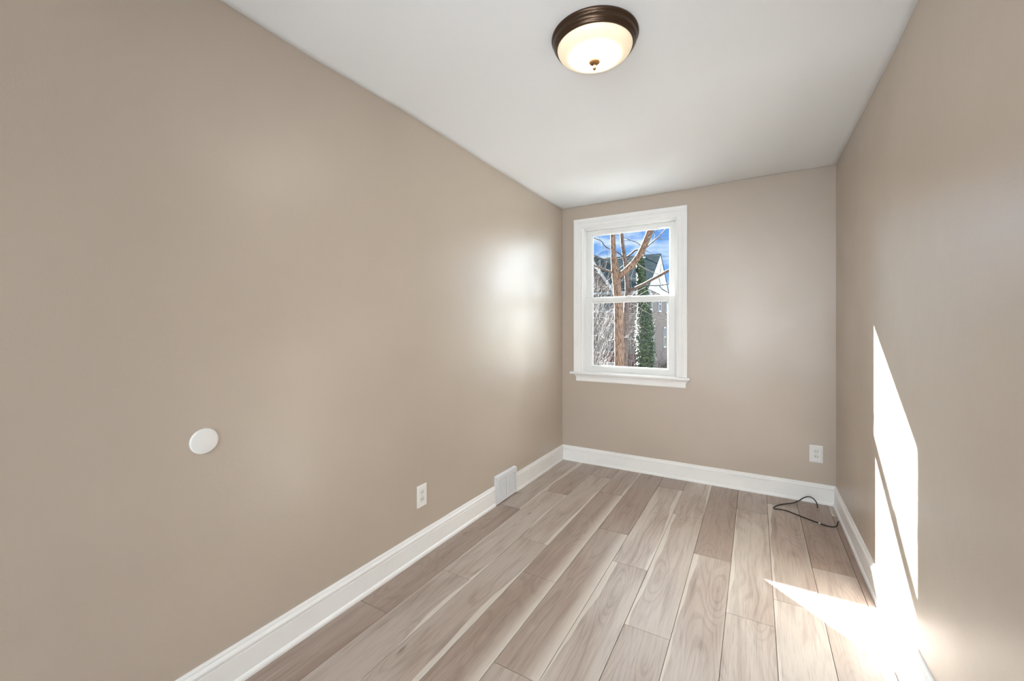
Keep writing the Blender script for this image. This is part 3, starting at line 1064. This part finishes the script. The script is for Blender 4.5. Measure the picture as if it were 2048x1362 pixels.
mb = MB()
px, py = DEP / 2 - .55, 1.0
mb.tube([(px, py, RIDGE - .55 * sl), (px, py, RIDGE - .55 * sl + .48)], .06, 10)
mb.tube([(px, py, RIDGE - .55 * sl + .48), (px, py, RIDGE - .55 * sl + .54)], .09, 10)
mb.build('vent_pipe', M['pipe'], house)
mb = MB()
mb.tube([(px, py, RIDGE - .55 * sl - .02), (px, py, RIDGE - .55 * sl + .13)], [.16, .08], 10)
mb.build('pipe_flashing', M['housetrim'], house)
# front dormer: brick face, white raking boards
y0, y1, ym, zb, zt = 1.9, 4.9, 3.4, EAVE - .1, 5.80 - GZ
mb = MB()
P = [(-.45, y0, zb), (-.45, y1, zb), (-.45, ym, zt - .12)]
P2 = [(4.3, p[1], p[2]) for p in P]
a = [mb.bm.verts.new(p) for p in P]; b = [mb.bm.verts.new(p) for p in P2]
mb.bm.faces.new(a); mb.bm.faces.new(b[::-1])
for k in range(3): mb.bm.faces.new([a[k], a[(k + 1) % 3], b[(k + 1) % 3], b[k]])
mb.build('dormer', [M['brick']], house)
for sy in (-1, 1):
    mb = MB()
    ye = ym + sy * (y1 - y0 + .3) / 2
    q = [(ym, zt), (ye, zb - .1), (ye, zb - .42), (ym, zt - .34)]
    a = [mb.bm.verts.new((-.58, y, z)) for y, z in q]
    b = [mb.bm.verts.new((-.44, y, z)) for y, z in q]
    for k in range(4): mb.bm.faces.new([a[k], a[(k + 1) % 4], b[(k + 1) % 4], b[k]])
    mb.bm.faces.new(a[::-1]); mb.bm.faces.new(b)
    mb.build('rake_board', M['siding'], house)
    mb = MB()
    q = [(ym, zt + .02), (ye, zb - .08), (ye, zb - .02), (ym, zt + .09)]
    a = [mb.bm.verts.new((-.60, y, z)) for y, z in q]
    b = [mb.bm.verts.new((4.3, y, z)) for y, z in q]
    for k in range(4): mb.bm.faces.new([a[k], a[(k + 1) % 4], b[(k + 1) % 4], b[k]])
    mb.bm.faces.new(a[::-1]); mb.bm.faces.new(b)
    mb.build('dormer_roof', M['shingle'], house)

# ---- board fence in front of the house
fa, fb = at(1130, HOR, 21.5), at(1283, HOR, 20.5)
fdir = Vector((fb.x - fa.x, fb.y - fa.y))
fl = fdir.length
fence = thing('board_fence', (fa.x, fa.y, GZ), 'red-brown board fence in front of the brick house', 'fence', rz=math.atan2(fdir.y, fdir.x))
mb = MB()
n = int(fl / .15)
for k in range(n):
    mb.box(k * .15, k * .15 + .135, -.012, .012, .05, 1.42)
mb.build('boards', M['fence'], fence)
mb = MB()
mb.box(-.02, fl + .02, -.06, .03, 1.42, 1.50)
mb.box(-.02, fl + .02, .012, .05, .3, .4)
mb.build('top_rail', M['fence'], fence)
for k in range(4):
    mb = MB(); x = fl * k / 3
    mb.box(x - .05, x + .05, .02, .12, 0, 1.60)
    mb.build('post', M['fence'], fence)

# ---- pale slatted bench in front of the fence
bp = at(1214, HOR, 19.0)
bench = thing('garden_bench', (bp.x, bp.y, GZ), 'small pale slatted garden bench in front of the fence', 'bench', rz=math.atan2(fdir.y, fdir.x))
mb = MB()
for k in range(3): mb.box(-.32, .32, .16 + k * .012, .18 + k * .012, .93 + k * .10, .99 + k * .10)
mb.build('backrest', M['housetrim'], bench)
mb = MB()
for k in range(4): mb.box(-.32, .32, -.25 + k * .11, -.17 + k * .11, .78, .81)
mb.build('seat', M['housetrim'], bench)
for sx in (-.28, .28):
    for sy in (-.22, .16):
        mb = MB(); mb.box(sx - .025, sx + .025, sy - .02, sy + .02, 0.0, .78 if sy < 0 else 1.2)
        mb.build('leg', M['housetrim'], bench)

# ---- trees
def pix(lst):
    return [at(u, v, c) for u, v, c in lst]
def limb(mb, lst, radii, n=9, wob=.25):
    pts = smooth_path(pix(lst) if len(lst[0]) == 3 and lst[0][0] > 50 else lst, 6)
    rr = []
    m = len(pts)
    for i in range(m):
        s = i / (m - 1) * (len(radii) - 1)
        k = min(int(s), len(radii) - 2)
        rr.append(radii[k] + (radii[k + 1] - radii[k]) * (s - k))
    mb.tube(pts, rr, n, wob=wob)
    return pts
def twiglets(mb, pts, cnt, length, r, rnd, spread=1.0, upb=.3):
    for _ in range(cnt):
        i = rnd.randrange(len(pts) // 4, len(pts))
        p = pts[i]
        d = Vector((rnd.uniform(-1, 1), rnd.uniform(-.6, .6), rnd.uniform(-.5, 1) * .8 + upb)).normalized()
        L = length * rnd.uniform(.4, 1.1)
        q = [p]
        for k in range(4):
            d = (d + Vector((rnd.uniform(-.3, .3), rnd.uniform(-.3, .3), rnd.uniform(-.3, .3))) * spread).normalized()
            q.append(q[-1] + d * L / 4)
        mb.tube(q, [r, r * .8, r * .6, r * .45, r * .3], 5, cap=False)
rnd = random.Random(3)
def rooted(mb, name, mat, root):
    bmesh.ops.translate(mb.bm, verts=mb.bm.verts[:], vec=-Vector(root.location))
    return mb.build(name, mat, root)
# main forked tree
c1 = 9.0
b1 = at(1238, HOR, c1); b1.z = GZ
tree1 = thing('bare_tree', b1, 'bare forked tree with warm brown bark nearest the window', 'tree', 'bare trees in the yard')
mb = MB()
R = lambda px_: px_ / 2 / F_PX * c1
base_pt = Vector((b1.x, b1.y, GZ - .1))
trunk = [base_pt, at(1239, 735, c1), at(1238, 660, c1), at(1237, 610, c1), at(1234, 575, c1), at(1232, 552, c1), at(1228, 520, c1), at(1226.5, 495, c1), at(1225.5, 468, c1), at(1224, 420, c1), at(1228, 360, c1), at(1222, 290, c1)]
limb(mb, trunk, [R(26), R(20), R(19), R(17.5), R(15.5), R(17), R(12), R(10.5), R(9.5), R(8), R(6), R(2.5)], 14, .12)
rooted(mb, 'trunk', M['bark'], tree1)
mb = MB()
rb = limb(mb, [(1234, 556, c1), (1243, 548, c1 - .05), (1262, 532, c1 - .1), (1280, 508, c1 - .2), (1293, 480, c1 - .3), (1302, 456, c1 - .35), (1312, 420, c1 - .4), (1330, 370, c1 - .4), (1338, 300, c1 - .4)],
     [R(9), R(12), R(12.5), R(12), R(12.5), R(12), R(10), R(7), R(2.5)], 12, .15)
twiglets(mb, rb[30:], 14, .8, .008, rnd)
rooted(mb, 'limb', M['bark'], tree1)
mb = MB()
lb = limb(mb, [(1230, 547, c1), (1222, 544, c1), (1208, 539, c1 + .1), (1192, 532.5, c1 + .2), (1176, 524, c1 + .2), (1150, 512, c1)], [R(5.5), R(4.6), R(4), R(3.2), R(2.5), R(1)], 8)
twiglets(mb, lb, 8, .5, .006, rnd)
rooted(mb, 'limb', M['bark_grey'], tree1)
# limb leaning away to the left of the view; the sun grazes it
mb = MB()
p0 = at(1226.5, 470, c1)
sl_ = limb(mb, [p0, Vector((-3.6, 8.9, 4.3)), Vector((-4.7, 8.6, 4.75)), Vector((-5.6, 8.5, 5.0)), Vector((-6.6, 8.2, 5.1))], [.045, .035, .026, .018, .008], 8)
twiglets(mb, sl_, 12, .9, .008, rnd)
rooted(mb, 'limb', M['bark_grey'], tree1)

# second trunk just behind it
c2_ = 10.2
R2 = lambda px_: px_ / 2 / F_PX * c2_
b2 = at(1250, HOR, c2_); b2.z = GZ
tree2 = thing('bare_tree', b2, 'thinner grey bare tree standing right behind the forked tree', 'tree', 'bare trees in the yard')
mb = MB()
limb(mb, [Vector((b2.x, b2.y, GZ - .1)), at(1249, 735, c2_), at(1251, 660, c2_), at(1253, 610, c2_), at(1255, 580, c2_), at(1253, 548, c2_), at(1250, 520, c2_), at(1246, 495, c2_), at(1243.5, 468, c2_), at(1241, 420, c2_), at(1246, 350, c2_), at(1240, 280, c2_)],
     [R2(22), R2(13), R2(12), R2(11), R2(10), R2(8.5), R2(8), R2(7.5), R2(7), R2(6), R2(4), R2(1.5)], 12, .15)
rooted(mb, 'trunk', M['bark_grey'], tree2)
mb = MB()
l2 = limb(mb, [(1255, 586, c2_), (1263, 580, c2_ - .1), (1278, 573, c2_ - .3), (1292, 566, c2_ - .5), (1315, 553, c2_ - .8), (1341, 539, c2_ - 1.1), (1375, 520, c2_ - 1.2)], [R2(7), R2(7), R2(6.5), R2(6), R2(5.5), R2(5), R2(3)], 9)
rooted(mb, 'limb', M['bark_grey'], tree2)
mb = MB()
for lst, r in (([(1248, 516, c2_), (1240, 508, c2_), (1228, 501, c2_), (1212, 494, c2_), (1202, 482, c2_), (1190, 477, c2_), (1170, 470, c2_)], [3, 2.6, 2.2, 2, 1.6, 1]),
               ([(1250, 516, c2_), (1262, 508, c2_), (1272, 500, c2_), (1286, 500, c2_ - .2), (1298, 490, c2_ - .4), (1312, 478, c2_ - .6), (1322, 468, c2_ - .6), (1331, 458, c2_ - .6), (1345, 440, c2_ - .6)], [3, 4, 3, 2.2, 2, 1.6, 1]),
               ([(1245, 516, c2_), (1230, 519, c2_), (1205, 517, c2_), (1188, 510, c2_), (1170, 508, c2_)], [2.4, 2, 1.4, 1]),
               ([(1240, 486, c2_), (1252, 480, c2_), (1262, 481, c2_), (1276, 486, c2_), (1290, 500, c2_), (1300, 505, c2_)], [1, 1, .9, .7]),
               ([(1286, 570, c2_ - .4), (1300, 571, c2_ - .4), (1314, 571, c2_ - .4), (1326, 570, c2_ - .5), (1342, 566, c2_ - .5)], [2.2, 2.2, 2, 1.2]),
               ([(1318, 571, c2_ - .4), (1324, 578, c2_ - .4), (1334, 584, c2_ - .4), (1342, 588, c2_ - .4)], [1.6, 1.5, 1]),
               ([(1321, 570, c2_ - .4), (1318, 556, c2_ - .4), (1321, 540, c2_ - .4), (1322, 524, c2_ - .4)], [1.4, 1.2, .7]),
               ([(1306, 485, c2_ - .5), (1310, 470, c2_ - .5), (1306, 458, c2_ - .5)], [1.2, .9, .7]),
               ([(1313, 478, c2_ - .5), (1326, 478, c2_ - .5), (1342, 476, c2_ - .5)], [1.2, .9, .6])):
    pp = limb(mb, lst, [R2(x * 0.95) for x in r], 6)
    twiglets(mb, pp, 5, .35, .004, rnd)
rooted(mb, 'twigs', M['twig_dark'], tree2)

# ivy-clad trunk
c3 = 13.5
b3 = at(1292, HOR, c3); b3.z = GZ
tree3 = thing('ivy_covered_trunk', b3, 'tall dead trunk thickly wrapped in dark green ivy', 'tree')
axis = [(1294, 800, 19), (1292, 735, 19), (1290.5, 700, 18.5), (1289.5, 670, 17.5), (1288.5, 640, 15.5), (1287, 612, 14), (1286, 590, 10.5), (1284, 565, 9.5), (1281.5, 540, 8.5), (1281, 522, 6.5), (1281, 510, 2.5)]
mb = MB()
mb.tube([at(u, v, c3) for u, v, w in axis], [w * .45 / F_PX * c3 for u, v, w in axis], 10)
rooted(mb, 'trunk', M['bark_grey'], tree3)
mb = MB()
bm = mb.bm
tl = bm.loops.layers.float_color.new('tint')
rv = random.Random(5)
RT = Vector((math.cos(YAW), math.sin(YAW), 0)); FW = Vector((-math.sin(YAW), math.cos(YAW), 0))
for _ in range(15000):
    s = rv.random() ** 0.9 * (len(axis) - 1)
    k = min(int(s), len(axis) - 2); f_ = s - k
    u = axis[k][0] * (1 - f_) + axis[k + 1][0] * f_
    v = axis[k][1] * (1 - f_) + axis[k + 1][1] * f_
    w = (axis[k][2] * (1 - f_) + axis[k + 1][2] * f_) / F_PX * c3
    an = rv.uniform(0, 2 * math.pi)
    lump = 1 + .28 * mnoise.noise(Vector((math.cos(an) * 1.5, math.sin(an) * 1.5, v * .05)))
    rr = w * lump * rv.uniform(.55, 1.08)
    nrm = (RT * math.cos(an) + FW * math.sin(an))
    p = at(u, v, c3) + nrm * rr
    nrm = (nrm + Vector((rv.uniform(-.6, .6), rv.uniform(-.6, .6), rv.uniform(-.2, .9)))).normalized()
    t1 = nrm.orthogonal().normalized()
    t1 = (t1 * math.cos(an * 3) + nrm.cross(t1) * math.sin(an * 3)).normalized()
    t2 = nrm.cross(t1)
    L = rv.uniform(.020, .040)
    shape = [(0, -.9), (.62, -.55), (.95, .05), (.42, .22), (0, 1.0), (-.42, .22), (-.95, .05), (-.62, -.55)]
    vs = [bm.verts.new(p + (t1 * a + t2 * b) * L + nrm * (-.25 * L * abs(a))) for a, b in shape]
    fc = bm.faces.new(vs)
    tv = rv.random() ** 2
    for lp in fc.loops: lp[tl] = (tv, tv, tv, 1)
iv = rooted(mb, 'ivy_leaves', M['leaf'], tree3)
iv['kind'] = 'stuff'
mb = MB()
for k in range(26):
    side = rv.choice([-1, -1, 1])
    i = rv.randrange(1, 8)
    u, v, w = axis[i]
    q = [at(u + side * w * .7, v + rv.uniform(-12, 12), c3 - .1)]
    d = Vector((side * rv.uniform(.3, 1), rv.uniform(-.6, .2), rv.uniform(-.2, .6))).normalized()
    L = rv.uniform(.25, .7)
    for m_ in range(4):
        d = (d + Vector((rv.uniform(-.3, .3), rv.uniform(-.3, .3), rv.uniform(-.35, .2)))).normalized()
        q.append(q[-1] + d * L / 4)
    mb.tube(q, [.008, .007, .006, .005, .003], 5, cap=False)
rooted(mb, 'vine_stems', M['twig'], tree3)['kind'] = 'stuff'

# ---- shrubs: arching bare stems
def shrub(loc, name, label, cnt, hgt, spread, r, mat, seed, lean=(0, 0), group='bare shrubs in the yard', sub=3):
    rs = random.Random(seed)
    root = thing(name, loc, label, 'shrub', group)
    mb = MB()
    for _ in range(cnt):
        an = rs.uniform(0, 2 * math.pi)
        H_ = hgt * rs.uniform(.55, 1.05)
        sp = spread * rs.uniform(.2, 1.0)
        st = Vector((math.cos(an), math.sin(an), 0)) * spread * .12
        en = Vector((math.cos(an) * sp + lean[0], math.sin(an) * sp + lean[1], H_ * rs.uniform(.45, 1.0)))
        mid_ = st.lerp(en, .55) + Vector((0, 0, H_ * .38))
        pts = []
        for k in range(9):
            t_ = k / 8
            p = st * (1 - t_) ** 2 + mid_ * 2 * t_ * (1 - t_) + en * t_ * t_
            p += Vector((rs.uniform(-1, 1), rs.uniform(-1, 1), rs.uniform(-1, 1))) * .025 * hgt * t_
            pts.append(p)
        mb.tube(pts, [r * (1 - .075 * k) for k in range(9)], 4, cap=False)
        for q in range(sub):
            i = rs.randrange(3, 8)
            d = ((pts[i + 1] - pts[i]).normalized() + Vector((rs.uniform(-.8, .8), rs.uniform(-.8, .8), rs.uniform(-.5, .6)))).normalized()
            L = hgt * rs.uniform(.10, .25)
            mb.tube([pts[i], pts[i] + d * L * .5, pts[i] + d * L + Vector((0, 0, -.06 * L))], [r * .6, r * .45, r * .25], 3, cap=False)
    mb.build('stems', mat, root)
    return root
s1 = at(1178, HOR, 14.0); s1.z = GZ
shrub(s1, 'bare_shrub', 'tall tangled shrub of pale arching twigs left of the forked tree', 90, 5.1, 1.7, .0055, M['twig'], 21, sub=4)
s1 = at(1158, HOR, 10.6); s1.z = GZ
shrub(s1, 'bare_shrub', 'dark-stemmed bare shrub at the left edge of the window view', 60, 4.1, 1.2, .008, M['twig_dark'], 22, sub=3)
s1 = at(1258, HOR, 17.0); s1.z = GZ
shrub(s1, 'bare_shrub', 'thin bare shrub between the grey tree and the ivy-clad trunk', 34, 4.4, 1.0, .009, M['twig_dark'], 23, sub=3)
s1 = at(1330, HOR, 18.0); s1.z = GZ
shrub(s1, 'bare_shrub', 'low pale twiggy shrub at the foot of the house at the right', 260, 1.75, 1.1, .008, M['twig'], 24, sub=3)
s1 = at(1176, HOR, 18.6); s1.z = GZ
shrub(s1, 'bare_shrub', 'big dense grey-purple thicket of fine twigs in front of the brick house', 230, 5.9, 2.1, .006, M['twig_dark'], 31, sub=7)
# long pale arching canes crossing in front of the ivy
mb = MB()
cn = at(1262, HOR, 11.6); cn.z = GZ
canes = thing('arching_canes', cn, 'few long pale canes arching across the ivy-clad trunk', 'shrub')
for lst, r in (([(1262, 608, 11.6), (1272, 611, 11.6), (1281, 617, 11.6), (1298, 627, 11.6), (1318, 635.5, 11.6), (1343, 641, 11.6), (1370, 640, 11.6)], 1.3),
               ([(1290, 603, 11.7), (1300, 613, 11.7), (1315, 623, 11.7), (1330, 632, 11.7), (1345, 638, 11.7)], 1.0),
               ([(1284, 618, 11.5), (1282, 630, 11.5), (1277, 643, 11.5), (1270, 652, 11.5)], .9),
               ([(1272, 525, 11.5), (1283, 533, 11.5), (1300, 542, 11.5), (1318, 549, 11.5)], 1.4),
               ([(1256, 618, 11.5), (1266, 615, 11.5), (1272, 610, 11.5), (1274, 603, 11.5)], .8),
               ([(1262, 592, 11.5), (1276, 582, 11.5), (1292, 574, 11.5)], 1.0),
               ([(1270, 595, 11.5), (1282, 588, 11.5), (1296, 580, 11.5)], .9)):
    limb(mb, lst, [r / 2 / F_PX * 11.6 * 1.1, r / 2 / F_PX * 11.6], 5)
# rooted stems down to the ground
limb(mb, [Vector((cn.x, cn.y, GZ)), at(1262, 690, 11.6), at(1257, 650, 11.6), at(1262, 608, 11.6)], [.006, .005], 5)
limb(mb, [Vector((cn.x, cn.y, GZ)), at(1260, 690, 11.5), at(1268, 640, 11.5), at(1266, 595, 11.5), at(1262, 560, 11.5), at(1272, 525, 11.5)], [.006, .005], 5)
limb(mb, [Vector((cn.x + .1, cn.y, GZ)), at(1268, 690, 11.7), at(1272, 650, 11.7), at(1280, 620, 11.7), at(1290, 603, 11.7)], [.006, .004], 5)
rooted(mb, 'stems', M['twig'], canes)

# ---- overhead wire
mb = MB()
wp = [at(1000, 400, 20), at(1180, 452, 20), at(1265, 482, 20), at(1290, 499.5, 20), at(1305, 507, 21), at(1318, 511.5, 22), at(1345, 512, 24), at(1420, 505, 28)]
mb.tube(smooth_path(wp, 5), .010, 5)
o = mb.build('overhead_wire', M['wire'])
tag(o, 'thin overhead wire sagging across the sky', 'wire')
